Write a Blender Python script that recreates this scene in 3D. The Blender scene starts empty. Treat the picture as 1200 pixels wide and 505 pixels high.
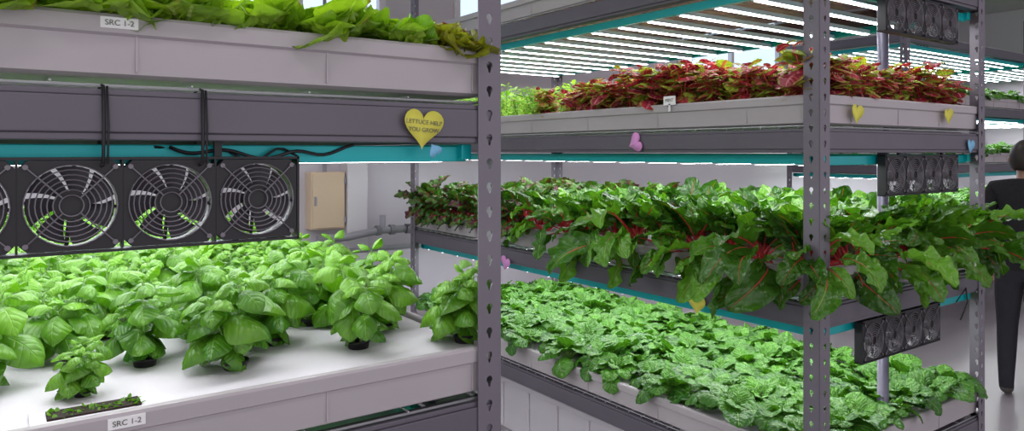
import bpy, math, random
import numpy as np
from mathutils import Matrix, Vector
random.seed(11)
R = random.uniform
H = 1.6
sc = bpy.context.scene
COL = sc.collection

# ------------------------------------------------------------------ helpers
class MB:
    def __init__(s):
        s.v=[]; s.f=[]; s.m=[]; s.c=[]
    def add(s, vs, fs, mat=0, col=None):
        o=len(s.v)
        s.v.extend([tuple(map(float,p)) for p in vs])
        s.f.extend([tuple(i+o for i in f) for f in fs])
        s.m.extend([mat]*len(fs))
        if col is None: s.c.extend([(0.5,0.5,0.5,1.0)]*len(vs))
        else: s.c.extend([tuple(map(float,c)) for c in col])
    def box(s,x0,x1,y0,y1,z0,z1,mat=0):
        vs=[(x0,y0,z0),(x1,y0,z0),(x1,y1,z0),(x0,y1,z0),(x0,y0,z1),(x1,y0,z1),(x1,y1,z1),(x0,y1,z1)]
        s.add(vs,[(0,3,2,1),(4,5,6,7),(0,1,5,4),(1,2,6,5),(2,3,7,6),(3,0,4,7)],mat)
    def tube(s,pts,r0,r1=None,n=6,mat=0,rnd=0.5,cap=True):
        if r1 is None: r1=r0
        pts=[Vector(p) for p in pts]; k=len(pts); vs=[]; cs=[]
        ref=None
        for i,p in enumerate(pts):
            t=(pts[min(i+1,k-1)]-pts[max(i-1,0)])
            if t.length<1e-9: t=Vector((0,0,1))
            t.normalize()
            if ref is None:
                ref=Vector((1,0,0)) if abs(t.x)<0.8 else Vector((0,1,0))
            a=t.cross(ref).normalized(); b=t.cross(a).normalized()
            r=r0+(r1-r0)*i/(k-1)
            for j in range(n):
                th=2*math.pi*j/n
                q=p+a*math.cos(th)*r+b*math.sin(th)*r
                vs.append(q); cs.append((0.5,i/(k-1),rnd,1))
        fs=[]
        for i in range(k-1):
            for j in range(n):
                j2=(j+1)%n
                fs.append((i*n+j,i*n+j2,(i+1)*n+j2,(i+1)*n+j))
        if cap:
            fs.append(tuple(range(n))); fs.append(tuple((k-1)*n+j for j in range(n)))
        s.add(vs,fs,mat,cs)
    def torus(s,c,R0,r,axis='Y',n=28,m=5,mat=0):
        vs=[];fs=[]
        for i in range(n):
            a=2*math.pi*i/n
            for j in range(m):
                b=2*math.pi*j/m
                rr=R0+r*math.cos(b); h=r*math.sin(b)
                if axis=='Y': p=(c[0]+rr*math.cos(a),c[1]+h,c[2]+rr*math.sin(a))
                else: p=(c[0]+rr*math.cos(a),c[1]+rr*math.sin(a),c[2]+h)
                vs.append(p)
        for i in range(n):
            for j in range(m):
                fs.append((i*m+j,((i+1)%n)*m+j,((i+1)%n)*m+(j+1)%m,i*m+(j+1)%m))
        s.add(vs,fs,mat)
    def mesh(s,name,mats,smooth=False,cols=False):
        me=bpy.data.meshes.new(name)
        me.from_pydata(s.v,[],s.f)
        for m in mats: me.materials.append(m)
        me.polygons.foreach_set('material_index',s.m)
        if smooth: me.polygons.foreach_set('use_smooth',[True]*len(s.f))
        if cols:
            at=me.color_attributes.new('leafc','FLOAT_COLOR','POINT')
            at.data.foreach_set('color',np.array(s.c,dtype=np.float32).ravel())
        me.update()
        return me
    def obj(s,name,mats,smooth=False,cols=False,parent=None,bevel=0):
        return mkobj(name,s.mesh(name,mats,smooth,cols),parent,bevel)

def mkobj(name,me,parent=None,bevel=0,loc=None,rot=None,scale=None):
    o=bpy.data.objects.new(name,me); COL.objects.link(o)
    if parent: o.parent=parent
    if loc: o.location=loc
    if rot: o.rotation_euler=rot
    if scale: o.scale=scale
    if bevel:
        b=o.modifiers.new('bev','BEVEL'); b.width=bevel; b.segments=2; b.limit_method='ANGLE'
    return o
def empty(name,loc=(0,0,0)):
    o=bpy.data.objects.new(name,None); COL.objects.link(o); o.location=loc
    o.empty_display_size=0.1
    return o

# ------------------------------------------------------------------ materials
def newmat(name):
    m=bpy.data.materials.new(name); m.use_nodes=True
    nt=m.node_tree; nt.nodes.clear()
    out=nt.nodes.new('ShaderNodeOutputMaterial')
    return m,nt,out
def N(nt,t,**kw):
    n=nt.nodes.new(t)
    for k,v in kw.items(): setattr(n,k,v)
    return n
def plain(name,col,rough=0.5,metal=0,var=0.08,scale=12,bump=0.0,emit=None,es=0,coat=0):
    m,nt,out=newmat(name)
    p=N(nt,'ShaderNodeBsdfPrincipled')
    p.inputs['Roughness'].default_value=rough; p.inputs['Metallic'].default_value=metal
    p.inputs['Coat Weight'].default_value=coat
    tc=N(nt,'ShaderNodeTexCoord'); no=N(nt,'ShaderNodeTexNoise'); no.inputs['Scale'].default_value=scale; no.inputs['Detail'].default_value=5
    nt.links.new(tc.outputs['Object'],no.inputs['Vector'])
    mx=N(nt,'ShaderNodeMix',data_type='RGBA')
    mx.inputs[6].default_value=(*[c*(1-var) for c in col],1); mx.inputs[7].default_value=(*[min(1,c*(1+var)) for c in col],1)
    nt.links.new(no.outputs['Fac'],mx.inputs[0]); nt.links.new(mx.outputs[2],p.inputs['Base Color'])
    if bump:
        b=N(nt,'ShaderNodeBump'); b.inputs['Strength'].default_value=bump; b.inputs['Distance'].default_value=0.003
        n2=N(nt,'ShaderNodeTexNoise'); n2.inputs['Scale'].default_value=scale*12
        nt.links.new(tc.outputs['Object'],n2.inputs['Vector'])
        nt.links.new(n2.outputs['Fac'],b.inputs['Height']); nt.links.new(b.outputs[0],p.inputs['Normal'])
    if emit:
        p.inputs['Emission Color'].default_value=(*emit,1); p.inputs['Emission Strength'].default_value=es
    nt.links.new(p.outputs[0],out.inputs[0])
    return m
def mth(nt,op,a,b=None,c=None):
    n=N(nt,'ShaderNodeMath',operation=op)
    for i,x in enumerate((a,b,c)):
        if x is None: continue
        if isinstance(x,(int,float)): n.inputs[i].default_value=x
        else: nt.links.new(x,n.inputs[i])
    return n.outputs[0]
def leafmat(name,ca,cb,vein,veinw=0.07,veinmix=0.45,nside=7,trans=0.2,rough=0.34,bump=0.7,blotch=None,blotch_lo=0.5,edge=None,crk=70,crw=0.8,sidew=0.35,sideb=0.5,tmul=(1.5,1.7,0.4)):
    m,nt,out=newmat(name)
    at=N(nt,'ShaderNodeAttribute',attribute_name='leafc'); sp=N(nt,'ShaderNodeSeparateColor')
    nt.links.new(at.outputs['Color'],sp.inputs[0])
    u,v,r=sp.outputs[0],sp.outputs[1],sp.outputs[2]
    au=mth(nt,'MULTIPLY',mth(nt,'ABSOLUTE',mth(nt,'SUBTRACT',u,0.5)),2.0)
    mid=mth(nt,'SUBTRACT',1.0,mth(nt,'DIVIDE',au,veinw)); mid=mth(nt,'MAXIMUM',mid,0.0); mid=mth(nt,'MINIMUM',mth(nt,'MULTIPLY',mid,2.0),1.0)
    tc=N(nt,'ShaderNodeTexCoord'); no=N(nt,'ShaderNodeTexNoise'); no.inputs['Scale'].default_value=30; no.inputs['Detail'].default_value=4
    nt.links.new(tc.outputs['Object'],no.inputs['Vector'])
    ph=mth(nt,'MULTIPLY',mth(nt,'ADD',mth(nt,'SUBTRACT',v,mth(nt,'MULTIPLY',au,0.3)),mth(nt,'MULTIPLY',no.outputs['Fac'],0.12)),math.pi*nside)
    sn=mth(nt,'ABSOLUTE',mth(nt,'SINE',ph))
    side=mth(nt,'MAXIMUM',mth(nt,'SUBTRACT',1.0,mth(nt,'MULTIPLY',sn,6.0)),0.0)
    oi=N(nt,'ShaderNodeObjectInfo')
    f=mth(nt,'ADD',mth(nt,'MULTIPLY',r,0.75),mth(nt,'MULTIPLY',oi.outputs['Random'],0.25))
    f=mth(nt,'ADD',f,mth(nt,'MULTIPLY',mth(nt,'SUBTRACT',no.outputs['Fac'],0.5),0.6))
    fc=N(nt,'ShaderNodeClamp'); nt.links.new(f,fc.inputs[0])
    mx=N(nt,'ShaderNodeMix',data_type='RGBA'); mx.inputs[6].default_value=(*ca,1); mx.inputs[7].default_value=(*cb,1)
    nt.links.new(fc.outputs[0],mx.inputs[0]); c=mx.outputs[2]
    if blotch:
        n2=N(nt,'ShaderNodeTexNoise'); n2.inputs['Scale'].default_value=22; n2.inputs['Detail'].default_value=3
        nt.links.new(tc.outputs['Object'],n2.inputs['Vector'])
        fr=mth(nt,'MULTIPLY',mth(nt,'SUBTRACT',mth(nt,'ADD',n2.outputs['Fac'],mth(nt,'MULTIPLY',mth(nt,'SUBTRACT',r,0.5),0.35)),blotch_lo),8.0)
        cl=N(nt,'ShaderNodeClamp'); nt.links.new(fr,cl.inputs[0])
        mb=N(nt,'ShaderNodeMix',data_type='RGBA'); nt.links.new(cl.outputs[0],mb.inputs[0]); nt.links.new(c,mb.inputs[6]); mb.inputs[7].default_value=(*blotch,1); c=mb.outputs[2]
    if edge:
        e=mth(nt,'MULTIPLY',mth(nt,'SUBTRACT',au,0.72),4.0); cl=N(nt,'ShaderNodeClamp'); nt.links.new(e,cl.inputs[0])
        me_=N(nt,'ShaderNodeMix',data_type='RGBA'); nt.links.new(cl.outputs[0],me_.inputs[0]); nt.links.new(c,me_.inputs[6]); me_.inputs[7].default_value=(*edge,1); c=me_.outputs[2]
    vm=mth(nt,'MAXIMUM',mid,mth(nt,'MULTIPLY',side,sidew)); vm=mth(nt,'MULTIPLY',vm,veinmix)
    mv=N(nt,'ShaderNodeMix',data_type='RGBA'); nt.links.new(vm,mv.inputs[0]); nt.links.new(c,mv.inputs[6]); mv.inputs[7].default_value=(*vein,1); c=mv.outputs[2]
    p=N(nt,'ShaderNodeBsdfPrincipled'); p.inputs['Roughness'].default_value=rough
    nt.links.new(c,p.inputs['Base Color'])
    b=N(nt,'ShaderNodeBump'); b.inputs['Strength'].default_value=bump; b.inputs['Distance'].default_value=0.004
    vo=N(nt,'ShaderNodeTexVoronoi'); vo.inputs['Scale'].default_value=crk; vo.feature='SMOOTH_F1'
    nt.links.new(tc.outputs['Object'],vo.inputs['Vector'])
    hh=mth(nt,'ADD',mth(nt,'MULTIPLY',mth(nt,'POWER',sn,0.6),sideb),mth(nt,'MULTIPLY',vo.outputs['Distance'],-crw*1.6)); hh=mth(nt,'SUBTRACT',hh,mth(nt,'MULTIPLY',mid,0.6))
    nt.links.new(hh,b.inputs['Height']); nt.links.new(b.outputs[0],p.inputs['Normal'])
    t=N(nt,'ShaderNodeBsdfTranslucent'); 
    g=N(nt,'ShaderNodeMix',data_type='RGBA',blend_type='MULTIPLY'); g.inputs[0].default_value=1; nt.links.new(c,g.inputs[6]); g.inputs[7].default_value=(*tmul,1)
    nt.links.new(g.outputs[2],t.inputs[0]); nt.links.new(b.outputs[0],t.inputs['Normal'])
    ms=N(nt,'ShaderNodeMixShader'); ms.inputs[0].default_value=trans
    nt.links.new(p.outputs[0],ms.inputs[1]); nt.links.new(t.outputs[0],ms.inputs[2]); nt.links.new(ms.outputs[0],out.inputs[0])
    return m
def emis(name,col,s):
    m,nt,out=newmat(name); e=N(nt,'ShaderNodeEmission'); e.inputs[0].default_value=(*col,1); e.inputs[1].default_value=s
    nt.links.new(e.outputs[0],out.inputs[0]); return m

M_metal=plain('rack_paint',(0.165,0.147,0.178),0.42,0.15,0.12,6)
M_beam=plain('beam_shaded_paint',(0.115,0.103,0.128),0.42,0.1,0.12,6)  # rack paint made darker: shade on the beams put into the colour
M_tray=plain('tray_plastic',(0.42,0.385,0.402),0.42,0,0.07,5)
M_raft=plain('raft_foam',(0.74,0.70,0.75),0.5,0,0.03,30,0.15)
M_wire=plain('deck_wire',(0.55,0.55,0.58),0.4,0.5)
M_teal=plain('teal_anodised',(0.0,0.40,0.42),0.35,0.2)
M_alu=plain('led_housing',(0.50,0.70,0.76),0.35,0.3)
M_led=emis('led_emitter',(0.97,0.98,1.0),18)
M_black=plain('black_plastic',(0.009,0.008,0.011),0.5)
M_guard=plain('fan_guard_wire',(0.17,0.155,0.175),0.4,0.5)
M_pot=plain('net_pot_black',(0.010,0.010,0.010),0.6)
M_soil=plain('soil',(0.03,0.018,0.012),0.9,0,0.4,60,0.5)
M_stem=plain('green_stem',(0.16,0.32,0.05),0.5)
M_redstem=plain('red_stem',(0.62,0.04,0.05),0.35,0,0.25,20)
M_wall=plain('wall_paint',(0.53,0.49,0.545),0.7,0,0.03,2)
M_trim=plain('trim_paint',(0.66,0.62,0.67),0.5,0,0.03,2)
M_ceil=plain('ceiling_paint',(0.34,0.31,0.34),0.8,0,0.05,2)
M_floor=plain('floor_epoxy',(0.36,0.33,0.35),0.28,0,0.08,2)
M_beige=plain('beige_enamel',(0.62,0.47,0.34),0.5,0,0.03,4)
M_pipe=plain('grey_pipe',(0.30,0.29,0.33),0.4,0.1)
M_darkpipe=plain('dark_pipe',(0.10,0.092,0.135),0.4,0.1)
M_yel=plain('yellow_paper',(0.68,0.64,0.09),0.7,0,0.04,8)
M_pink=plain('pink_paper',(0.66,0.28,0.60),0.7,0,0.04,8)
M_blue=plain('blue_paper',(0.20,0.48,0.72),0.7,0,0.04,8)
M_ink=plain('ink',(0.12,0.12,0.10),0.7)
M_label=plain('label_white',(0.85,0.85,0.85),0.5)

L_basil=leafmat('basil_leaf',(0.026,0.135,0.007),(0.21,0.47,0.035),(0.34,0.58,0.10),0.05,0.30,6,0.20,0.24,0.5,crk=60,crw=.5)
L_chard=leafmat('chard_leaf',(0.015,0.070,0.007),(0.095,0.26,0.020),(0.42,0.12,0.06),0.06,0.6,7,0.20,0.25,1.0,crk=50,crw=1.1,sidew=.12,sideb=.35)
L_chardg=leafmat('green_chard_leaf',(0.024,0.11,0.009),(0.16,0.40,0.030),(0.36,0.50,0.12),0.07,0.7,7,0.22,0.25,1.0,crk=50,crw=1.1,sidew=.35,sideb=.35)
L_beet=leafmat('red_chard_leaf',(0.02,0.09,0.012),(0.09,0.24,0.022),(0.42,0.025,0.08),0.08,0.7,7,0.18,0.28,1.0,blotch=(0.085,0.014,0.03),blotch_lo=0.56,crk=60,crw=1.0)
L_spin=leafmat('spinach_leaf',(0.012,0.085,0.008),(0.115,0.33,0.030),(0.30,0.52,0.13),0.07,0.55,7,0.16,0.26,1.0,crk=60,crw=1.1,sidew=.4,sideb=.5)
L_lett=leafmat('lettuce_leaf',(0.12,0.29,0.010),(0.44,0.62,0.05),(0.6,0.7,0.25),0.08,0.5,6,0.32,0.34,0.9,blotch=(0.20,0.06,0.02),blotch_lo=0.68)
L_lettr=leafmat('red_lettuce_leaf',(0.16,0.15,0.015),(0.46,0.54,0.04),(0.5,0.6,0.15),0.08,.5,6,.34,.34,.9,blotch=(0.20,0.035,0.025),blotch_lo=.56)
RT=(1.5,0.6,0.8)
L_col=leafmat('red_coleus_leaf',(0.17,0.007,0.020),(0.62,0.05,0.085),(0.85,0.28,0.32),0.16,0.6,6,0.22,0.38,0.8,blotch=(0.06,0.007,0.012),blotch_lo=0.64,edge=(0.36,0.36,0.06),tmul=RT)
L_coly=leafmat('lime_coleus_leaf',(0.22,0.38,0.03),(0.54,0.68,0.09),(0.6,0.05,0.10),0.25,0.8,6,0.3,0.38,0.8,blotch=(0.48,0.05,0.06),blotch_lo=0.60,tmul=(1.3,1.3,.6))
L_pale=leafmat('pale_green_leaf',(0.20,0.42,0.04),(0.46,0.70,0.13),(0.6,0.7,0.3),0.1,0.4,5,0.3,0.4,0.5)

# ------------------------------------------------------------------ leaf geometry
def leaf(B,base,az,L,W,p=0.8,q=0.75,a0=0.3,curl=1.0,cup=0.25,ruf=0.0,rf=5,puck=0.0,npk=7,nu=6,nv=8,mat=0,pet=0.0,petr=0.002,petmat=1,roll=0.0,rnd=None,side=0.0,crin=0.0,rib=None):
    if rnd is None: rnd=R(0,1)
    ca,sa=math.cos(az),math.sin(az)
    y=0.0;z=0.0; cen=[]; pts=[]
    if pet>0:
        n=4
        for i in range(n):
            pts.append((y,z)); a=a0-0.15*i*curl*0.4
            y+=math.cos(a)*pet/n; z+=math.sin(a)*pet/n
        a0=a0-0.15*n*curl*0.4*0.8
    ds=L/nv
    for i in range(nv+1):
        a=max(a0-curl*(i/nv),-1.62+.25*(i/nv))
        cen.append((y,z,a))
        y+=math.cos(a)*ds; z+=math.sin(a)*ds
    v=np.linspace(0,1,nv+1)[:,None]; u=np.linspace(-1,1,nu+1)[None,:]
    w=np.maximum(np.sin(np.pi*np.clip(v,0,1)**p),0)**q*W*0.5+0.0008
    w[-1]=0.0008
    ph=R(0,6.28)
    au=np.abs(u)
    off=-cup*(u**2)*w
    off=off+ruf*W*(au**2.5)*np.sin(rf*2*np.pi*v+ph+np.sign(u)*1.3)*np.sin(np.pi*np.clip(v,0.02,1)**0.7)
    off=off+puck*np.abs(np.sin(np.pi*npk*(v-0.3*au)))*np.sin(np.pi*np.clip(au*0.95,0,1))**0.7
    if crin:
        en=np.sin(np.pi*np.clip(v,0.01,.99))**.5*np.minimum(au*3,1)
        a1,a2,a3,a4=[R(0,6.28) for _ in range(4)]
        off=off+crin*en*(np.sin(5.5*u+a1)*np.sin(15*v+a2)+.7*np.sin(10*u+a3+3*v)*np.sin(27*v+a4))
    off=off-(au<0.01)*0.0008
    c=np.array(cen); cy=c[:,0:1]; cz=c[:,1:2]; ang=c[:,2:3]
    lx=u*w*np.cos(cup*0.5) + side*v*v*L
    ly=cy-np.sin(ang)*off + ruf*0.4*W*au**3*np.cos(rf*2*np.pi*v+ph)
    lz=cz+np.cos(ang)*off
    y0c,z0c=cen[0][0],cen[0][1]
    tx_y,tx_z=math.cos(cen[0][2]),math.sin(cen[0][2])
    cr,sr=math.cos(roll),math.sin(roll)
    dy=ly-y0c; dz=lz-z0c
    al=dy*tx_y+dz*tx_z; nn_=-dy*tx_z+dz*tx_y
    X=lx*cr+nn_*sr; n2=-lx*sr+nn_*cr
    ly=y0c+al*tx_y-n2*tx_z; Z=z0c+al*tx_z+n2*tx_y
    wx=base[0]+X*ca-ly*sa; wy=base[1]+X*sa+ly*ca; wz=base[2]+Z
    vs=np.stack([wx,wy,wz],-1).reshape(-1,3)
    cc=np.stack([np.broadcast_to(u*0.5+0.5,wx.shape),np.broadcast_to(v,wx.shape),np.full(wx.shape,rnd),np.ones(wx.shape)],-1).reshape(-1,4)
    k=nu+1
    fs=[(i*k+j,i*k+j+1,(i+1)*k+j+1,(i+1)*k+j) for i in range(nv) for j in range(nu)]
    B.add(vs,fs,mat,cc)
    if pet>0:
        P=[(base[0]-yy*sa,base[1]+yy*ca,base[2]+zz) for yy,zz in pts]
        if rib:
            for i in range(0,int(nv*rib)+1,2):
                j=i*k+nu//2; P.append(tuple(vs[j]-np.array([0,0,.0006])))
        else: P.append(tuple(vs[nu//2])); 
        B.tube(P,petr,petr*0.4,5,petmat,cap=False)

def pot(B,z=0,mat=2,soil=3,r=0.022,h=0.028):
    n=14; vs=[];fs=[]
    for k,(rr,zz) in enumerate([(r*0.8,-0.008),(r,h*0.4),(r*1.12,h*0.4),(r*1.12,h*0.55),(r*0.95,h*0.55),(r*0.9,h*0.3)]):
        for j in range(n):
            a=2*math.pi*j/n; vs.append((rr*math.cos(a),rr*math.sin(a),z+zz))
    for k in range(5):
        for j in range(n):
            fs.append((k*n+j,k*n+(j+1)%n,(k+1)*n+(j+1)%n,(k+1)*n+j))
    B.add(vs,fs,mat)
    B.add([(r*0.9*math.cos(2*math.pi*j/n),r*0.9*math.sin(2*math.pi*j/n),z+h*0.35+R(-.002,.003)) for j in range(n)],[tuple(range(n))],soil)

def basil(name,seed,s=1.0):
    random.seed(seed); B=MB(); pot(B)
    ns=random.choice([3,4,4])
    for k in range(ns):
        az=2*math.pi*k/ns+R(-.4,.4); tilt=R(.2,.5); h=R(.11,.155)*s
        if k==ns-1: tilt=.08; h=.155*s
        b=Vector((0.008*math.cos(az),0.008*math.sin(az),0.0))
        top=b+Vector((math.cos(az)*math.sin(tilt)*h,math.sin(az)*math.sin(tilt)*h,h*math.cos(tilt)))
        mid=(b+top)/2+Vector((0,0,.006))
        B.tube([b,mid,top],.003,.002,5,1)
        rot=R(0,3.14)
        for i,(fr,LL,a0,cu) in enumerate([(.42,.058,.0,1.0),(.60,.080,.15,1.4),(.78,.088,.30,1.6),(.90,.074,.50,1.7),(.97,.056,.8,1.7),(1.02,.036,1.15,1.2)]):
            P=b.lerp(top,min(fr,1.0))+Vector((0,0,.004*(i-4) if i>4 else 0))
            for d in (0,math.pi):
                l=LL*R(.75,1.2)*s
                leaf(B,P,rot+d+R(-.35,.35)+i*math.pi/2,l,l*R(.72,.86),p=.86,q=.56,a0=a0+R(-.25,.25),curl=cu*R(.7,1.3),cup=R(.4,.95),puck=.0022,npk=6,nu=8,nv=9,mat=0,pet=.012*s,petr=.0012,rnd=.12*i+R(0,.45),roll=R(-.4,.4))
    return B.mesh(name,[L_basil,M_stem,M_pot,M_soil],True,True)
def rosette(name,seed,n=19,mat=L_spin,L0=.055,L1=.115,wr=.80,ruf=.05):
    random.seed(seed); B=MB()
    for i in range(n):
        t=i/(n-1); l=(L0+(L1-L0)*t**.7)*R(.85,1.15)
        leaf(B,(0,0,0),i*2.4+R(-.25,.25),l,l*wr*R(.85,1.1),p=1.1,q=.5,a0=1.45-.75*t+R(-.15,.15),curl=.8+1.0*t+R(-.3,.5),cup=R(-.25,.5),ruf=ruf,rf=3,puck=.003,npk=6,crin=.0038,nu=10,nv=12,mat=0,pet=.035+.03*t,petr=.0024,rnd=.95-.75*t+R(-.2,.2),roll=R(-.45,.45))
    return B.mesh(name,[mat,M_stem],True,True)
def chard(name,seed,n,mat,stem,L=(.15,.21),pet=(.07,.11),azc=None,spread=3.14,a0=(1.0,1.52),curl=(.4,1.5),wr=.54,rl=.6):
    random.seed(seed); B=MB()
    for i in range(n):
        az=R(-3.14,3.14) if azc is None else azc+R(-1,1)*spread
        l=R(*L)*R(.75,1.1)
        leaf(B,(R(-.02,.02),R(-.02,.02),-.008),az,l,l*wr*R(.8,1.2),p=.80,q=.52,a0=R(*a0),curl=R(*curl),cup=R(-.5,.5),ruf=R(.07,.15),rf=R(2.2,4.5),crin=R(.005,.009),nu=12,nv=20,mat=0,pet=R(*pet),petr=R(.0035,.0052),petmat=1,rnd=R(0,1),roll=R(-rl,rl),side=R(-.25,.25),rib=.5)
    return B.mesh(name,[mat,stem],True,True)
def lettuce(name,seed,n=34,mat=None):
    random.seed(seed); B=MB()
    for i in range(n):
        t=i/(n-1); l=(.055+.045*t)*R(.85,1.15)
        leaf(B,(0,0,-.005),i*2.4+R(-.3,.3),l,l*1.15,p=1.5,q=.42,a0=1.5-.85*t+R(-.15,.15),curl=.3+.5*t+R(-.3,.3),cup=R(-.7,-.1),ruf=.13,rf=R(2.5,3.5),crin=.004,nu=14,nv=14,mat=0,pet=.006,rnd=.9-.6*t+R(-.3,.3),roll=R(-.4,.4))
    return B.mesh(name,[mat or L_lett,M_stem],True,True)
def bushy(name,seed,mat,n=34,h=.12,ll=.045,wr=.95,stem=M_stem,spr=.06,stems=5,round_=True,mat2=None,m2=.4):
    random.seed(seed); B=MB()
    for k in range(stems):
        az=R(0,6.28); top=Vector((math.cos(az)*spr*R(.3,1),math.sin(az)*spr*R(.3,1),h*R(.75,1.15)))
        B.tube([(0,0,-.008),top*.55+Vector((0,0,.01)),top],.0025,.0015,5,1)
        rot=R(0,3); ni=n//8
        for i in range(ni+2):
            fr=min(1,.3+.7*i/ni)
            P=Vector((0,0,-.008)).lerp(top,fr)
            for d in (0,math.pi):
                l=ll*R(.8,1.25)*(1.1 if i<ni else (.85 if i==ni else .55))
                leaf(B,P,rot+d+i*1.57+R(-.3,.3),l,l*wr,p=.92,q=.45 if round_ else .8,a0=R(-.1,.6)+.4*(i/ni),curl=R(.5,1.4),cup=R(-.1,.4),ruf=.05,rf=3,crin=.0014,nu=8,nv=8,mat=2 if (mat2 and R(0,1)<m2) else 0,pet=.010,petr=.001,rnd=R(0,1),roll=R(-.4,.4))
    return B.mesh(name,[mat,stem]+([mat2] if mat2 else []),True,True)

# ------------------------------------------------------------------ rack parts
FW=0.055
def post_mesh(h=3.0,pitch=0.05):
    B=MB(); n=int(h/pitch)
    def strip(axis):
        for k in range(n):
            z0=k*pitch; cx=FW/2; cz=z0+pitch/2
            outer=[];hole=[]
            for s_ in range(16):
                side,t=divmod(s_,4); t=t/4
                if side==0: o=(t*FW,z0)
                elif side==1: o=(FW,z0+t*pitch)
                elif side==2: o=(FW-t*FW,z0+pitch)
                else: o=(0,z0+pitch-t*pitch)
                a=math.atan2(o[1]-cz,o[0]-cx)
                ch,sh=math.cos(a),math.sin(a)
                hx=ch*(.0075 if sh>-.2 else .0042); hz=sh*(.009 if sh>0 else .015)
                outer.append(o); hole.append((cx+hx,cz+.003+hz))
            pts=outer+hole
            if axis=='x': vs=[(p[0],0,p[1]) for p in pts]
            else: vs=[(0,p[0],p[1]) for p in pts]
            fs=[]
            for i in range(16):
                j=(i+1)%16
                fs.append((i,j,16+j,16+i) if axis=='x' else (j,i,16+i,16+j))
            B.add(vs,fs,0)
    strip('x'); strip('y')
    return B.mesh('perforated_post',[M_metal])
POST=post_mesh()

def rack(x0,x1,y0,y1,zbs,h=3.0):
    E=empty('shelving_rack')
    for i,(px,py,rz) in enumerate([(x0,y0,0),(x1,y0,90),(x1,y1,180),(x0,y1,270)]):
        o=mkobj('post_%d'%(i+1),POST,E,0,(px,py,0),(0,0,math.radians(rz)))
        m=o.modifiers.new('sol','SOLIDIFY'); m.thickness=.0025; m.offset=1
    B=MB(); W=MB()
    for zb in zbs:
        z0,z1=zb,zb+.078
        for (yy,s) in ((y0+.001,1),(y1-.001,-1)):
            ya,yb=sorted((yy,yy+s*.034)); B.box(x0+.004,x1-.004,ya,yb,z0+.012,z1-.010)
            yc,yd=sorted((yy+s*.004,yy+s*.045)); B.box(x0+.004,x1-.004,yc,yd,z0,z0+.012); B.box(x0+.004,x1-.004,yc,yd,z1-.010,z1)
        for (xx,s) in ((x0+.001,1),(x1-.001,-1)):
            xa,xb=sorted((xx,xx+s*.034)); B.box(xa,xb,y0+.004,y1-.004,z0+.012,z1-.010)
            xc,xd=sorted((xx+s*.004,xx+s*.045)); B.box(xc,xd,y0+.004,y1-.004,z0,z0+.012); B.box(xc,xd,y0+.004,y1-.004,z1-.010,z1)
        nn=int((y1-y0)/.07)
        for i in range(nn+1):
            y=y0+.012+(y1-y0-.024)*i/nn; W.tube([(x0+.01,y,zb+.0835),(x1-.01,y,zb+.0835)],.0028,n=5)
        for i in range(7):
            x=x0+.014+(x1-x0-.028)*i/6; W.tube([(x,y0+.008,zb+.0885),(x,y1-.008,zb+.0885)],.0024,n=5)
    B.obj('beams',[M_beam],parent=E,bevel=.002)
    W.obj('wire_decks',[M_wire],True,parent=E)
    return E

RD=.009
def tray(x0,x1,y0,y1,ztop,h=.098,raft=True,label=None):
    B=MB(); z0=ztop-h
    def loop(ins,z,ch=.02):
        a0,a1,b0,b1=x0+ins,x1-ins,y0+ins,y1-ins
        pts=[]
        for (cx,cy,st) in ((a1-ch,b1-ch,0),(a0+ch,b1-ch,90),(a0+ch,b0+ch,180),(a1-ch,b0+ch,270)):
            for k in range(4):
                a=math.radians(st+30*k); pts.append((cx+ch*math.cos(a),cy+ch*math.sin(a),z))
        return pts
    prof=[(.022,z0),(.010,z0+.006),(.007,ztop-.034),(.0,ztop-.030),(-.001,ztop-.006),(.002,ztop-.001),(.006,ztop),(.014,ztop),(.017,ztop-.003),(.018,ztop-.03),(.022,z0+.004)]
    vs=[];fs=[]
    for ins,z in prof: vs+=loop(ins,z)
    n=16
    for k in range(len(prof)-1):
        for j in range(n):
            fs.append((k*n+j,k*n+(j+1)%n,(k+1)*n+(j+1)%n,(k+1)*n+j))
    fs.append(tuple(range(n))[::-1]); fs.append(tuple((len(prof)-1)*n+j for j in range(n)))
    B.add(vs,fs,0)
    x=x0+.2
    while x<x1-.05:
        for yy in (y0+.0055,y1-.0065): B.box(x,x+.0035,yy,yy+.004,z0+.01,ztop-.03)
        x+=.31
    y=y0+.28
    while y<y1-.05:
        for xx in (x0+.0055,x1-.0065): B.box(xx,xx+.004,y,y+.0035,z0+.01,ztop-.03)
        y+=.42
    o=B.obj('grow_tray',[M_tray],parent=None,bevel=0)
    if raft:
        Rb=MB(); y=y0+.022
        L=(y1-y0-.044)/4
        for k in range(4):
            Rb.box(x0+.022,x1-.022,y+.001,y+L-.001,ztop-RD-.03,ztop-RD); y+=L
        Rb.obj('raft_boards',[M_raft],parent=o,bevel=.002)
    if label:
        lx,txt=label
        lb=MB(); lb.box(lx-.026,lx+.026,y0-.0025,y0+.001,ztop-.0235,ztop-.0065); lb.obj('label_card',[M_label],parent=o)
        text(txt,.012,(lx,y0-.0035,ztop-.019),(math.pi/2,0,0),o)
    return o
def text(s,size,loc,rot,parent,mat=None):
    c=bpy.data.curves.new('lettering','FONT'); c.body=s; c.size=size; c.align_x='CENTER'; c.extrude=.0002
    c.materials.append(mat or M_ink)
    o=bpy.data.objects.new('lettering',c); COL.objects.link(o); o.location=loc; o.rotation_euler=rot; o.parent=parent
    return o
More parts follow.
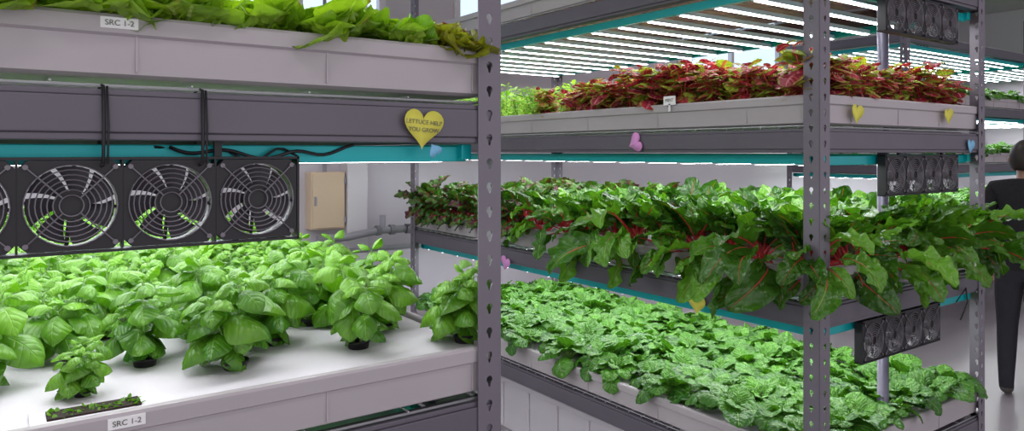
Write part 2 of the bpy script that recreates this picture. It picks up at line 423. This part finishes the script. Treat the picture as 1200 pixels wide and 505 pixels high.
def led(x0,x1,y0,y1,z,sp=.17,em=None,ys=.09):
    E=empty('led_grow_light'); B=MB(); Hh=MB(); Q=MB()
    for xx in (x0+.055,x1-.075): B.box(xx,xx+.024,y0+.03,y1-.03,z-.004,z+.028)
    for yy in (y0+.045,y1-.065): B.box(x0+.055,x1-.055,yy,yy+.02,z-.008,z+.024)
    B.obj('teal_frame',[M_teal],parent=E,bevel=.002)
    n=int((y1-y0-.16)/sp)
    for i in range(n+1):
        y=y0+ys+(y1-y0-ys-.09)*i/n
        Hh.box(x0+.06,x1-.06,y-.018,y+.018,z-.008,z+.010)
        Q.add([(x0+.07,y-.013,z-.0095),(x1-.07,y-.013,z-.0095),(x1-.07,y+.013,z-.0095),(x0+.07,y+.013,z-.0095)],[(0,3,2,1)],0)
    Hh.obj('bar_housings',[M_alu],parent=E); Q.obj('led_strips',[em or M_led],parent=E)
    return E

FP=.137
def fan_mesh():
    B=MB(); r=.0615; n=32; hs=FP/2-.001
    def sq(i):
        a=2*math.pi*(i+.5)/n; c,s=math.cos(a),math.sin(a); k=hs/max(abs(c),abs(s)); return (c*k,s*k)
    yf,yb=-.012,.014
    vs=[]
    for i in range(n): a=2*math.pi*(i+.5)/n; vs.append((r*math.cos(a),yf,r*math.sin(a)))
    for i in range(n): p=sq(i); vs.append((p[0],yf,p[1]))
    for i in range(n): p=sq(i); vs.append((p[0],yb,p[1]))
    for i in range(n): a=2*math.pi*(i+.5)/n; vs.append((r*math.cos(a),yb,r*math.sin(a)))
    fs=[]
    for k in range(4):
        k2=(k+1)%4
        for i in range(n):
            j=(i+1)%n; fs.append((k*n+i,k2*n+i,k2*n+j,k*n+j))
    B.add(vs,fs,0)
    B.tube([(0,-.010,0),(0,.010,0)],.0225,.0225,20,0)
    B.torus((0,-.0105,0),.015,.0012,n=20,mat=0)
    for k in range(7):
        a0=2*math.pi*k/7; vs=[];fs=[]
        for i in range(4):
            rr=.021+(.059-.021)*i/3
            for j in range(5):
                t=j/4; a=a0+.76*t+.25*i/3
                vs.append((rr*math.cos(a),-.006+.014*t,rr*math.sin(a)))
        for i in range(3):
            for j in range(4): fs.append((i*5+j,i*5+j+1,(i+1)*5+j+1,(i+1)*5+j))
        B.add(vs,fs,2)
    for rr in (.016,.024,.0315,.039,.0465,.054,.061): B.torus((0,-.0155,0),rr,.0011,n=30,m=5,mat=1)
    for k in range(4):
        a=math.pi/4+k*math.pi/2
        B.tube([(.016*math.cos(a),-.0155,.016*math.sin(a)),(.080*math.cos(a),-.0145,.080*math.sin(a))],.0013,n=5,mat=1)
        B.tube([(.082*math.cos(a),-.016,.082*math.sin(a)),(.082*math.cos(a),-.010,.082*math.sin(a))],.004,n=8,mat=1)
        B.tube([(.02*math.cos(a+.7),.0115,.02*math.sin(a+.7)),(.062*math.cos(a+.7),.0115,.062*math.sin(a+.7))],.003,n=5,mat=0)
    return B.mesh('fan',[M_black,M_guard,plain('fan_blade',(0.035,0.032,0.04),.6)])
FAN=fan_mesh()
def fan_bank(xr,n,y,ztop):
    E=empty('ventilation_fan_bank')
    for i in range(n):
        mkobj('fan_%d'%(i+1),FAN,E,0,(xr-FP*(i+.5),y,ztop-FP/2))
    B=MB(); xl=xr-n*FP
    B.box(xl-.004,xr+.004,y-.013,y+.016,ztop,ztop+.004); B.box(xl-.004,xr+.004,y-.013,y+.016,ztop-FP-.005,ztop-FP-.001)
    B.box(xr,xr+.004,y-.013,y+.016,ztop-FP-.004,ztop+.003); B.box(xl-.004,xl,y-.013,y+.016,ztop-FP-.004,ztop+.003)
    for i in range(n-1):
        xx=xr-FP*(i+1); B.box(xx-.0015,xx+.0015,y-.011,y+.013,ztop-FP,ztop)
    for i in range(2):
        xx=xl+n*FP*(.2+.6*i); B.box(xx,xx+.012,y-.004,y+.006,ztop,ztop+.03)
    B.obj('mount_frame',[M_black],parent=E)
    return E

# ------------------------------------------------------------------ layout
LX0,LX1,LY0,LY1=-1.17,.03,0.0,2.8
RX0,RX1,RY0,RY1=1.30,2.49,.06,2.86
Lz=[H-1.19,H-.592,H+.018,H+.82]
Rz=[H-1.165,H-.57,H-.003,H+.58]
rack(LX0,LX1,LY0,LY1,Lz)
rack(RX0,RX1,RY0,RY1,Rz)
def rim(zb): return zb+.19
labels={1:(-.665,'SRC 1-2'),2:(-.675,'SRC 1-2')}
for i,zb in enumerate(Lz):
    tray(LX0+.008,LX1-.008,LY0+.006,LY1-.006,rim(zb)+(.005 if i==2 else 0),label=labels.get(i))
for i,zb in enumerate(Rz):
    tray(RX0+.008,RX1-.008,RY0+.006,RY1-.006,rim(zb))
for zb in Lz[1:]: led(LX0,LX1,LY0,LY1,zb-.030,ys=.13)
for zb in Rz[1:]: led(RX0,RX1,RY0,RY1,zb-.034,ys=.11)
fan_bank(-.395,5,.028,Lz[2]-.030)
for zb,dx in ((Rz[3],.0),(Rz[2],.0),(Rz[1],-.15)):
    fan_bank(RX0+.97+dx,4,RY0+.02,zb-.012)
B=MB(); B.tube([(RX0+.56,RY0+.09,0),(RX0+.56,RY0+.09,3.2)],.02,n=16); B.obj('drain_pipe',[M_darkpipe],True)
B=MB(); B.tube([(-.62,.62,Lz[2]+.185),(-.62,.62,3.2)],.026,n=16); B.torus((-.62,.62,Lz[2]+.19),.027,.006,'Z',20,6); B.obj('drain_pipe',[M_darkpipe],True)

for i,x in enumerate((-.698,-.557)):
    B=MB(); z0,z1=Lz[2]-.036,Lz[2]+.082
    B.tube([(x,-.004,z0),(x+.001,-.005,(z0+z1)/2),(x,-.004,z1),(x,.02,z1+.003),(x,.05,z1),(x,.05,z0),(x,.02,z0-.004),(x,-.004,z0)],.0028,n=6)
    B.tube([(x+.006,-.004,z0),(x+.007,-.006,(z0+z1)/2),(x+.005,-.004,z1)],.0018,n=6)
    B.obj('cable_tie',[M_black],True)
B=MB(); pts=[]
for i in range(24):
    t=i/23; pts.append((-.60+.32*t,.03+.012*math.sin(t*9),Lz[2]-.010-.014*math.sin(t*math.pi)-.006*math.sin(t*17)))
B.tube(pts,.003,n=6)
B.tube([(p[0]-.02,p[1]+.012,p[2]+.006*math.sin(i)) for i,p in enumerate(pts)],.0022,n=6)
B.obj('power_cable',[M_black],True)
B=MB(); pts=[(RX0+.94,RY0+.0,Rz[1]-.02),(RX0+1.0,RY0-.01,Rz[1]+.03),(RX0+1.04,RY0+.0,Rz[1]-.03),(RX0+1.0,RY0+.01,Rz[1]-.1)]
B.tube(pts,.003,n=6); B.obj('power_cable',[M_black],True)
# ------------------------------------------------------------------ crops
def scatter(name,meshes,pts):
    E=empty(name)
    for i,(mi,x,y,z,rz,s,tx,ty) in enumerate(pts):
        mkobj('plant_%d'%(i+1),meshes[mi],E,0,(x,y,z),(tx,ty,rz),(s,s,s))
    return E
BAS=[basil('basil_plant',20+i) for i in range(8)]
random.seed(5)
zr=rim(Lz[1])-RD
pts=[(3,-.006,.085,zr,1.0,.98,0.02,.12)]
y=.165;row=0
while y<2.75:
    xs=[]
    if row==0: xs=[-.215,-.463,-.705,-.95]
    elif row==1: xs=[-.10,-.345,-.592,-.84,-1.09]
    elif row==2: xs=[-.045,-.215,-.463,-.70,-.95]
    else: xs=[-.045-.17*k-(.08 if row%2 else 0) for k in range(8)]
    for x in xs:
        if x<LX0+.07: continue
        s=R(.98,1.12) if row<3 else R(.78,.98)
        if row==0 and abs(x+.705)<.01: s=.55
        x=min(x,-.03)
        pts.append((random.randrange(8),x+R(-.008,.008),y+R(-.01,.01),zr,R(0,6.28),s,R(-.06,.06),R(-.06,.06)))
    y+=.135; row+=1
scatter('basil_crop',BAS,pts)

E=empty('seedling_insert'); B=MB()
zi=rim(Lz[1])-RD
B.box(-.790,-.605,.026,.094,zi,zi+.006); B.obj('foam_frame',[M_raft],parent=E,bevel=.001)
B=MB(); B.box(-.768,-.640,.036,.078,zi+.006,zi+.009); B.obj('peat',[M_soil],parent=E)
B=MB(); random.seed(9)
for i in range(130):
    x,yy=R(-.765,-.642),R(.038,.076)
    leaf(B,(x,yy,zi+.008),R(0,6.3),R(.004,.010),.006,a0=R(.2,1.2),curl=.5,nu=2,nv=3,rnd=R(.3,1))
B.obj('sprouts',[L_basil,M_stem],True,True,parent=E)

LET=[lettuce('lettuce_plant',50+i) for i in range(4)]+[lettuce('red_lettuce_plant',60+i,mat=L_lettr) for i in range(2)]
random.seed(8); pts=[]
for j in range(20):
    for i in range(9):
        x=-.05-.13*i+(.05 if j%2 else 0)+R(-.015,.015); x=min(x,-.04)
        if x<LX0+.06: continue
        k=random.randrange(4) if (i>1 or R(0,1)<.55) else 4+random.randrange(2)
        pts.append((k,x,.06+.14*j+R(-.01,.01),rim(Lz[2])-RD,R(0,6.28),(R(.85,.98) if x>-.3 else R(1.05,1.25)),R(0,.35) if j==0 else 0,0))
scatter('lettuce_crop',LET,pts)

SP=[rosette('spinach_plant',70+i) for i in range(7)]
random.seed(12); pts=[]
j=0; y=RY0+.08
while y<RY1-.05:
    x=RX0+.07+(.08 if j%2 else 0)
    while x<RX1-.05:
        pts.append((random.randrange(7),x+R(-.015,.015),y+R(-.015,.015),rim(Rz[0])-RD,R(0,6.28),R(.88,1.2),R(-.18,.18),R(-.18,.18)))
        x+=.165
    y+=.155; j+=1
scatter('spinach_crop',SP,pts)
pts=[]
for j in range(16):
    for i in range(8):
        pts.append((random.randrange(7),LX0+.1+.14*i,.08+.17*j,rim(Lz[0])-RD,R(0,6.28),R(1.0,1.3),0,0))
scatter('spinach_crop',SP,pts)

CH=[chard('chard_plant',80+i,12,L_chard if i%2 else L_chardg,M_redstem) for i in range(5)]
CS=[chard('spilling_chard_plant',90+i,7,L_chard if i%2==1 else L_chardg,M_redstem,L=(.13,.25),pet=(.08,.15),azc=0,spread=1.15,a0=(-.2,1.1),curl=(.9,2.2),wr=.52,rl=.9) for i in range(6)]
BT=[chard('red_chard_plant',100+i,13,L_beet,M_redstem,L=(.11,.16),pet=(.08,.12),a0=(.9,1.5),curl=(.5,1.5),wr=.6) for i in range(3)]
BS=[chard('red_chard_plant_edge',110+i,9,L_beet,M_redstem,L=(.09,.14),pet=(.06,.11),azc=0,spread=1.3,a0=(.1,1.2),curl=(.9,2.0),wr=.6,rl=.8) for i in range(2)]
meshes=CH+CS+BT+BS
ch=lambda: random.randrange(5)
cs=lambda: 5+random.randrange(6)
bt=lambda: 11+random.randrange(3)
bs=lambda: 14+random.randrange(2)
random.seed(14); pts=[]; zc=rim(Rz[1])-RD
y=RY0+.07; row=0
while y<RY1-.05:
    beet = y>1.6
    if beet:
        pts.append((bs(),RX0+.07,y,zc,math.pi/2+R(-.35,.35),R(.85,1.0),0,0))
        pts.append((bt(),RX0+.09,y+.06,zc,R(0,6.28),R(.95,1.1),0,0))
    else:
        s=(1.2 if row in (1,5) else R(.78,.98))
        pts.append((cs(),RX0+.075,y+R(-.02,.02),zc,math.pi/2+R(-.4,.4),s,0,0))
        pts.append((ch(),RX0+.11,y+.06,zc,R(0,6.28),R(.88,1.02),0,0))
    x=RX0+.26
    while x<RX1-.12:
        k=bt() if beet else ch()
        pts.append((k,x+R(-.03,.03),y+R(-.03,.03),zc,R(0,6.28),R(.9,1.04),0,0)); x+=.2
    pts.append((cs(),RX1-.07,y,zc,-math.pi/2+R(-.3,.3),R(.75,.9),0,0))
    y+=.155; row+=1
x=RX0+.10
while x<RX1-.05:
    t=(x-RX0)/(RX1-RX0)
    pts.append((cs(),x,RY0+.08,zc,math.pi+R(-.2,.2)+.4*t,R(.78,.95),0,0))
    pts.append((ch(),x+.05,RY0+.13,zc,R(0,6.28),R(.88,.98),0,0))
    x+=.17
for q in range(3):
    pts.append((5+2*q,RX1-.08,RY0+.06+.08*q,zc,-math.pi*(.80-.12*q),1.12,0,0))
scatter('swiss_chard_crop',meshes,pts)

CO=[bushy('red_coleus_plant',120+i,L_col,h=.115,ll=.050,stem=M_redstem,mat2=L_coly,m2=.38) for i in range(4)]+[bushy('lime_coleus_plant',130+i,L_coly,h=.10,ll=.046,stem=M_redstem,mat2=L_col,m2=.3) for i in range(2)]+[bushy('pale_herb_plant',140+i,L_pale,n=40,h=.12,ll=.035,wr=.35,round_=False) for i in range(2)]
random.seed(15); pts=[]
y=RY0+.07
while y<RY1-.05:
    x=RX0+.07
    while x<RX1-.04:
        if y>1.55 and x<RX0+.45: k=6+random.randrange(2)
        else: k=random.choice([0,1,2,3,0,1,2,3,4,5])
        pts.append((k,x+R(-.02,.02),y+R(-.02,.02),rim(Rz[2])-RD,R(0,6.28),R(.75,1.35),0,0)); x+=.145
    y+=.14
scatter('coleus_crop',CO,pts)

# ------------------------------------------------------------------ hearts & tags
def heart(name,size,loc,rot,mat,txt=None):
    B=MB(); n=40; vs=[(0,0,0)]
    for i in range(n):
        t=2*math.pi*i/n
        x=16*math.sin(t)**3/33; z=(13*math.cos(t)-5*math.cos(2*t)-2*math.cos(3*t)-math.cos(4*t)+2.5)/33
        vs.append((x*size,-.10*size*abs(x)*abs(x)*2,z*size))
    fs=[(0,1+i,1+(i+1)%n) for i in range(n)]
    B.add(vs,fs,0)
    o=B.obj(name,[mat],True); o.location=loc; o.rotation_euler=rot
    m=o.modifiers.new('s','SOLIDIFY'); m.thickness=.0008
    if txt:
        for k,l in enumerate(txt): text(l,size*.135,(0,-.0045,size*(.12-.17*k)),(math.pi/2,0,0),o)
    return o
heart('paper_heart_note',.088,(-.156,-.008,H+.043),(0,math.radians(4),0),M_yel,['LETTUCE HELP','YOU GROW'])
heart('paper_heart_note',.03,(-.13,-.006,H+.005),(0,2.6,0),M_blue)
rb=-math.pi/2
heart('paper_heart_note',.085,(RX0-.006,RY0+.813,H+.035),(0.0,1.2,rb),M_pink)
heart('paper_heart_note',.085,(RX0-.006,RY0+.49,H-.57),(0,.1,rb),M_yel)
heart('paper_heart_note',.085,(RX0-.006,RY0+1.74,H-.575),(0,.3,rb),M_pink)
heart('paper_heart_note',.075,(RX0+.209,RY0-.006,H+.125),(0,.1,0),M_yel)
heart('paper_heart_note',.072,(RX0+.86,RY0-.006,H+.135),(0,-.1,0),M_yel)
heart('paper_heart_note',.065,(RX0+1.05,RY0-.006,H+.02),(0,.1,0),M_blue)
E=empty('plant_tag'); B=MB(); zt=rim(Rz[2]); B.box(RX0-.002,RX0+.0,RY0+.60,RY0+.66,zt-.005,zt+.03); B.box(RX0-.002,RX0+.0,RY0+.625,RY0+.635,zt-.03,zt); B.obj('tag_card',[M_label],parent=E)
text('MINT',.018,(RX0-.003,RY0+.63,zt+.008),(math.pi/2,0,-math.pi/2),E)

# ------------------------------------------------------------------ far racks
def far_rack(FX0,FX1,FY0,FY1,Fz):
    rack(FX0,FX1,FY0,FY1,Fz)
    for zb in Fz[:-1]: tray(FX0+.01,FX1-.01,FY0+.006,FY1-.006,rim(zb))
    for zb in Fz[1:]: led(FX0,FX1,FY0,FY1,zb-.034,.13)
    pts=[]
    for zb in Fz[:-1]:
        for i in range(int((FX1-FX0)/.17)-1):
            for j in range(5): pts.append((random.randrange(7),FX0+.12+.17*i,FY0+.1+.22*j,rim(zb)-RD,R(0,6.28),R(.9,1.2),0,0))
    scatter('spinach_crop',SP,pts)
random.seed(21)
far_rack(5.5,8.1,1.85,3.0,[.35,.88,1.40,1.95,2.55])
far_rack(8.25,9.8,1.85,3.0,[.35,.88,1.40,1.95,2.55])

# ------------------------------------------------------------------ room
WY=3.35; CX1=10.0; CZ=3.45; XL=-4.0; YF=-5.0
B=MB(); B.box(XL,CX1,YF,WY+.2,-.1,0); B.obj('floor',[M_floor])
B=MB(); B.box(XL,CX1,YF,WY+.2,CZ,CZ+.1); B.obj('ceiling',[M_ceil])
wins=[(.15,1.35),(1.9,3.3),(4.3,5.9)]; wz0,wz1=2.35,3.1
B=MB(); B.box(XL,CX1,WY,WY+.15,0,wz0); B.box(XL,CX1,WY,WY+.15,wz1,CZ)
xs=[XL]+[w for p in wins for w in p]+[CX1]
for i in range(0,len(xs),2): B.box(xs[i],xs[i+1],WY,WY+.15,wz0,wz1)
B.obj('wall_back',[M_wall])
M_glass=plain('window_daylight_glass',(0.6,0.75,0.9),.2,0,.02,1,0,(0.68,0.84,1.0),.8)
for k,(a,b) in enumerate(wins):
    E=empty('window_%d'%(k+1)); F=MB()
    F.box(a,b,WY-.02,WY+.06,wz0,wz0+.05);F.box(a,b,WY-.02,WY+.06,wz1-.05,wz1);F.box(a,a+.05,WY-.02,WY+.06,wz0,wz1);F.box(b-.05,b,WY-.02,WY+.06,wz0,wz1)
    F.box((a+b)/2-.02,(a+b)/2+.02,WY-.015,WY+.055,wz0,wz1); F.obj('frame',[M_trim],parent=E)
    G=MB(); G.box(a,b,WY+.03,WY+.04,wz0,wz1); G.obj('pane',[M_glass],parent=E)
B=MB(); B.box(CX1,CX1+.15,YF,WY+.15,0,CZ); B.obj('wall_right',[M_wall])
B=MB(); B.box(XL,CX1,WY-.015,WY,0,.10); B.obj('baseboard_back',[M_trim])
B=MB(); B.box(CX1-.015,CX1,YF,WY,0,.10); B.obj('baseboard_right',[M_trim])
B=MB(); B.box(1.03,1.17,WY-.12,WY,0,CZ); B.box(1.02,1.18,WY-.125,WY,0,.12); B.obj('wall_column',[M_trim],bevel=.004)
B=MB(); bx0,bx1,bz0,bz1=.79,1.02,H-.50,H-.13
B.box(bx0,bx1,WY-.10,WY,bz0,bz1); B.box(bx0+.008,bx1-.008,WY-.108,WY-.10,bz0+.008,bz1-.008); B.box(bx0+.02,bx0+.035,WY-.122,WY-.108,(bz0+bz1)/2-.03,(bz0+bz1)/2+.03,1)
B.box(bx1-.01,bx1+.004,WY-.112,WY-.09,bz0+.04,bz0+.08,1);B.box(bx1-.01,bx1+.004,WY-.112,WY-.09,bz1-.08,bz1-.04,1)
B.obj('electrical_box',[M_beige,M_pipe],bevel=.004)
B=MB(); B.tube([(.90,WY-.05,bz1),(.90,WY-.05,CZ)],.012,n=10); B.obj('conduit_pipe',[M_pipe],True)
B=MB(); z=H-.50
B.tube([(.80,WY-.18,z-.05),(1.0,WY-.18,z-.05),(1.22,WY-.18,z-.02),(1.55,WY-.18,z-.02)],.025,n=12)
B.tube([(1.50,WY-.18,z-.02),(1.50,WY-.18,z+.12)],.022,n=12)
B.tube([(1.25,WY-.18,z-.02),(1.25,WY-.18,z+.08)],.022,n=12)
B.tube([(.9,WY-.18,z-.05),(.9,WY,z-.05)],.012,n=8); B.tube([(1.4,WY-.18,z-.02),(1.4,WY,z-.02)],.012,n=8)
for x in (1.2,1.3,1.42): B.tube([(x,WY-.18,z-.02),(x+.035,WY-.18,z-.02)],.034,n=12)
B.tube([(.80,WY-.18,z-.14),(1.7,WY-.18,z-.14)],.018,n=12)
B.obj('water_pipe',[M_pipe],True)
def tank(x0,x1,y0,y1,z1):
    B=MB(); B.box(x0+.02,x1-.02,y0+.02,y1-.02,0,z1-.03); B.box(x0,x1,y0,y1,z1-.03,z1)
    y=y0+.15
    while y<y1-.1:
        B.box(x0+.008,x0+.02,y,y+.03,.02,z1-.03); B.box(x1-.02,x1-.008,y,y+.03,.02,z1-.03); y+=.25
    B.tube([((x0+x1)/2,y0+.3,z1),((x0+x1)/2,y0+.3,z1+.03)],.08,n=16)
    return B.obj('water_reservoir_tank',[M_trim],bevel=.012)
tank(RX0+.25,RX1-.15,RY0+1.0,RY1-.3,.30)
B=MB(); B.tube([(3.4,-3,CZ-.25),(3.4,WY,CZ-.25)],.13,n=20)
for k in range(6): B.torus((3.4,-2.5+k,CZ-.25),.132,.008,'Y',24,6)
B.obj('ventilation_duct',[M_pipe],True)
M_fill=emis('added_fill_emitter',(1.0,0.97,1.0),9)  # invented overhead panels, added to brighten the front faces of the racks
for (x,y) in ((-1.0,-1.6),(1.2,-1.6),(3.4,-1.4),(-1.0,-3.6),(1.2,-3.6),(5.6,-.6),(7.6,.6),(.66,1.4),(4.0,1.6)):
    E=empty('added_fill_light'); B=MB(); B.box(x-.62,x+.62,y-.17,y+.17,CZ-.07,CZ); B.obj('housing',[M_trim],parent=E,bevel=.004)
    Q=MB(); Q.add([(x-.58,y-.13,CZ-.072),(x+.58,y-.13,CZ-.072),(x+.58,y+.13,CZ-.072),(x-.58,y+.13,CZ-.072)],[(0,3,2,1)]); Q.obj('diffuser',[M_fill],parent=E)

# ------------------------------------------------------------------ person
def skin_obj(name,verts,edges,radii,mat,parent,root=0,sub=2):
    me=bpy.data.meshes.new(name); me.from_pydata(verts,edges,[]); me.materials.append(mat)
    o=mkobj(name,me,parent)
    s=o.modifiers.new('skin','SKIN'); s.use_smooth_shade=True
    for i,r in enumerate(radii):
        d=me.skin_vertices[0].data[i]; d.radius=r if isinstance(r,tuple) else (r,r); d.use_root=(i==root)
    b=o.modifiers.new('sub','SUBSURF'); b.levels=sub; b.render_levels=sub
    return o
M_skin=plain('skin_tone',(0.55,0.32,0.24),.5); M_hair=plain('dark_hair',(0.02,0.013,0.01),.5,0,.3,40)
def cloth():
    m,nt,out=newmat('dark_clothing'); p=N(nt,'ShaderNodeBsdfPrincipled'); p.inputs['Roughness'].default_value=.85
    tc=N(nt,'ShaderNodeTexCoord'); sx=N(nt,'ShaderNodeSeparateXYZ'); nt.links.new(tc.outputs['Object'],sx.inputs[0])
    cr=N(nt,'ShaderNodeValToRGB'); cr.color_ramp.interpolation='CONSTANT'
    e=cr.color_ramp.elements; e[0].position=0; e[0].color=(0.10,0.09,0.08,1); e[1].position=.035; e[1].color=(0.02,0.02,0.027,1)
    x=e.new(.50); x.color=(0.009,0.009,0.011,1)
    nt.links.new(mth(nt,'DIVIDE',sx.outputs[2],1.67),cr.inputs[0]); nt.links.new(cr.outputs[0],p.inputs['Base Color'])
    no=N(nt,'ShaderNodeTexNoise'); no.inputs['Scale'].default_value=14; b=N(nt,'ShaderNodeBump'); b.inputs['Strength'].default_value=.5; b.inputs['Distance'].default_value=.02
    nt.links.new(no.outputs[0],b.inputs['Height']); nt.links.new(b.outputs[0],p.inputs['Normal']); nt.links.new(p.outputs[0],out.inputs[0]); return m
M_cloth=cloth()
def person(loc,rz):
    E=empty('standing_person',loc)
    V=[(0,0,.90),(0,0,1.06),(0,.005,1.24),(0,-.005,1.37),(0,.0,1.43)]; Rr=[(.145,.115),(.14,.115),(.165,.125),(.11,.09),(.062,.062)]
    Ed=[(0,1),(1,2),(2,3),(3,4)]
    def chain(root,pts):
        k=root
        for p,r in pts: V.append(p); Rr.append(r); Ed.append((k,len(V)-1)); k=len(V)-1
    for s in (-1,1):
        chain(3,[((s*.155,-.005,1.355),.072),((s*.215,-.02,1.22),.064),((s*.235,-.025,1.09),.058),((s*.235,.04,.97),.05),((s*.225,.10,.87),.04)])
        chain(0,[((s*.085,0,.80),.098),((s*.095,.01,.62),.08),((s*.10,.015,.47),.066),((s*.10,-.005,.30),.06),((s*.10,-.02,.11),.048),((s*.10,-.015,.05),(.045,.045)),((s*.108,.08,.042),(.045,.036)),((s*.112,.15,.036),(.04,.03))])
    skin_obj('body',V,Ed,Rr,M_cloth,E)
    B=MB(); n=24;m=18; vs=[];fs=[]
    for i in range(m+1):
        th=math.pi*i/m
        for j in range(n):
            ph=2*math.pi*j/n; x=math.sin(th)*math.cos(ph); y=math.sin(th)*math.sin(ph); z=math.cos(th)
            X=x*.074; Y=y*.094; Z=z*.113
            if z<0: X*=1+.28*z; Y=Y*(1+.12*z)+.012*(-z)
            if y>.75 and -.35<z<.12:
                w=max(0,1-abs(x)/.22)*max(0,1-abs(z+.15)/.28); Y+=.026*w
            if y>.6 and .02<z<.22: Y-=.007*max(0,1-abs(abs(x)-.38)/.2)
            if y>.7 and -.62<z<-.42: Y+=.006*max(0,1-abs(x)/.35)
            vs.append((X,Y,Z))
    for i in range(m):
        for j in range(n): fs.append((i*n+j,(i+1)*n+j,(i+1)*n+(j+1)%n,i*n+(j+1)%n))
    B.add(vs,fs,0)
    B.tube([(0,-.01,-.16),(0,0,-.06)],.05,.048,14,0)
    for s in (-1,1):
        B.torus((s*.074,-.005,-.005),.017,.008,'Y',12,6,0)
        vs2=[(s*.03+.011*math.cos(a)*math.sin(b),.084+.008*math.sin(a)*math.sin(b),.012+.009*math.cos(b)) for b in [math.pi*k/6 for k in range(7)] for a in [2*math.pi*k/10 for k in range(10)]]
        B.add(vs2,[(i*10+j,(i+1)*10+j,(i+1)*10+(j+1)%10,i*10+(j+1)%10) for i in range(6) for j in range(10)],1)
    B.tube([(-.022,.094,-.058),(0,.1,-.056),(.022,.094,-.058)],.005,.004,6,2)
    h=B.obj('head',[M_skin,M_hair,plain('lips',(0.45,0.16,0.14),.5)],True,parent=E); h.location=(0,.01,1.555)
    B=MB(); vs=[];fs=[]; m2=12
    for i in range(m2+1):
        for j in range(n):
            ph=2*math.pi*j/n; lim=2.25-(.95 if math.sin(ph)>.25 else .95*max(0,(math.sin(ph)+.4)/.65) if math.sin(ph)>-.4 else 0)
            th=lim*i/m2; x=math.sin(th)*math.cos(ph); y=math.sin(th)*math.sin(ph); z=math.cos(th)
            k=1+.02*math.sin(ph*9)*math.sin(th*5)
            vs.append((x*.088*k,y*.108*k-.006,z*.122*k))
    for i in range(m2):
        for j in range(n): fs.append((i*n+j,(i+1)*n+j,(i+1)*n+(j+1)%n,i*n+(j+1)%n))
    B.add(vs,fs,0); o=B.obj('hair',[M_hair],True,parent=E); o.location=(0,.01,1.557)
    mm=o.modifiers.new('s','SOLIDIFY'); mm.thickness=.01
    for s,nm in ((-1,'hand_left'),(1,'hand_right')):
        V=[(s*.225,.105,.865),(s*.222,.125,.835),(s*.22,.145,.80)]; Ed=[(0,1),(1,2)]; Rr=[(.026,.022),(.034,.018),(.036,.016)]
        skin_obj(nm,V,Ed,Rr,M_skin,E)
        for k in range(4):
            yo=.118+.018*k; Lf=[.062,.074,.078,.068][k]
            P=[(s*.22,yo-.0,.805),(s*.22,yo+.008,.785),(s*.214,yo+.014,.785-Lf*.45),(s*.204,yo+.012,.785-Lf*.78),(s*.196,yo+.008,.785-Lf)]
            skin_obj(nm+'_finger_%d'%(k+1),P,[(0,1),(1,2),(2,3),(3,4)],[.009,.009,.0085,.008,.007],M_skin,E,sub=1)
        P=[(s*.218,.14,.84),(s*.21,.165,.815),(s*.203,.18,.79),(s*.198,.185,.765)]
        skin_obj(nm+'_thumb',P,[(0,1),(1,2),(2,3)],[.012,.011,.010,.008],M_skin,E,sub=1)
    E.rotation_euler=(0,0,rz)
    return E
person((4.60,.655,0),math.radians(-80))

# ------------------------------------------------------------------ camera, world
cam=bpy.data.cameras.new('camera'); co=bpy.data.objects.new('camera',cam); COL.objects.link(co)
cam.sensor_width=36; cam.sensor_fit='HORIZONTAL'; cam.lens=36*848/1200
cam.shift_y=-(252.5-178)/1200; cam.clip_start=.02
co.location=(-.825,-1.253,H); co.rotation_euler=(math.pi/2,0,-math.radians(35.27))
sc.camera=co
w=bpy.data.worlds.new('world'); sc.world=w; w.use_nodes=True
bg=w.node_tree.nodes['Background']; bg.inputs[0].default_value=(0.97,0.94,1.0,1); bg.inputs[1].default_value=.9
try:
    sc.view_settings.view_transform='Standard'; sc.view_settings.look='None'
    sc.view_settings.exposure=0.3
except Exception as e: print(e)
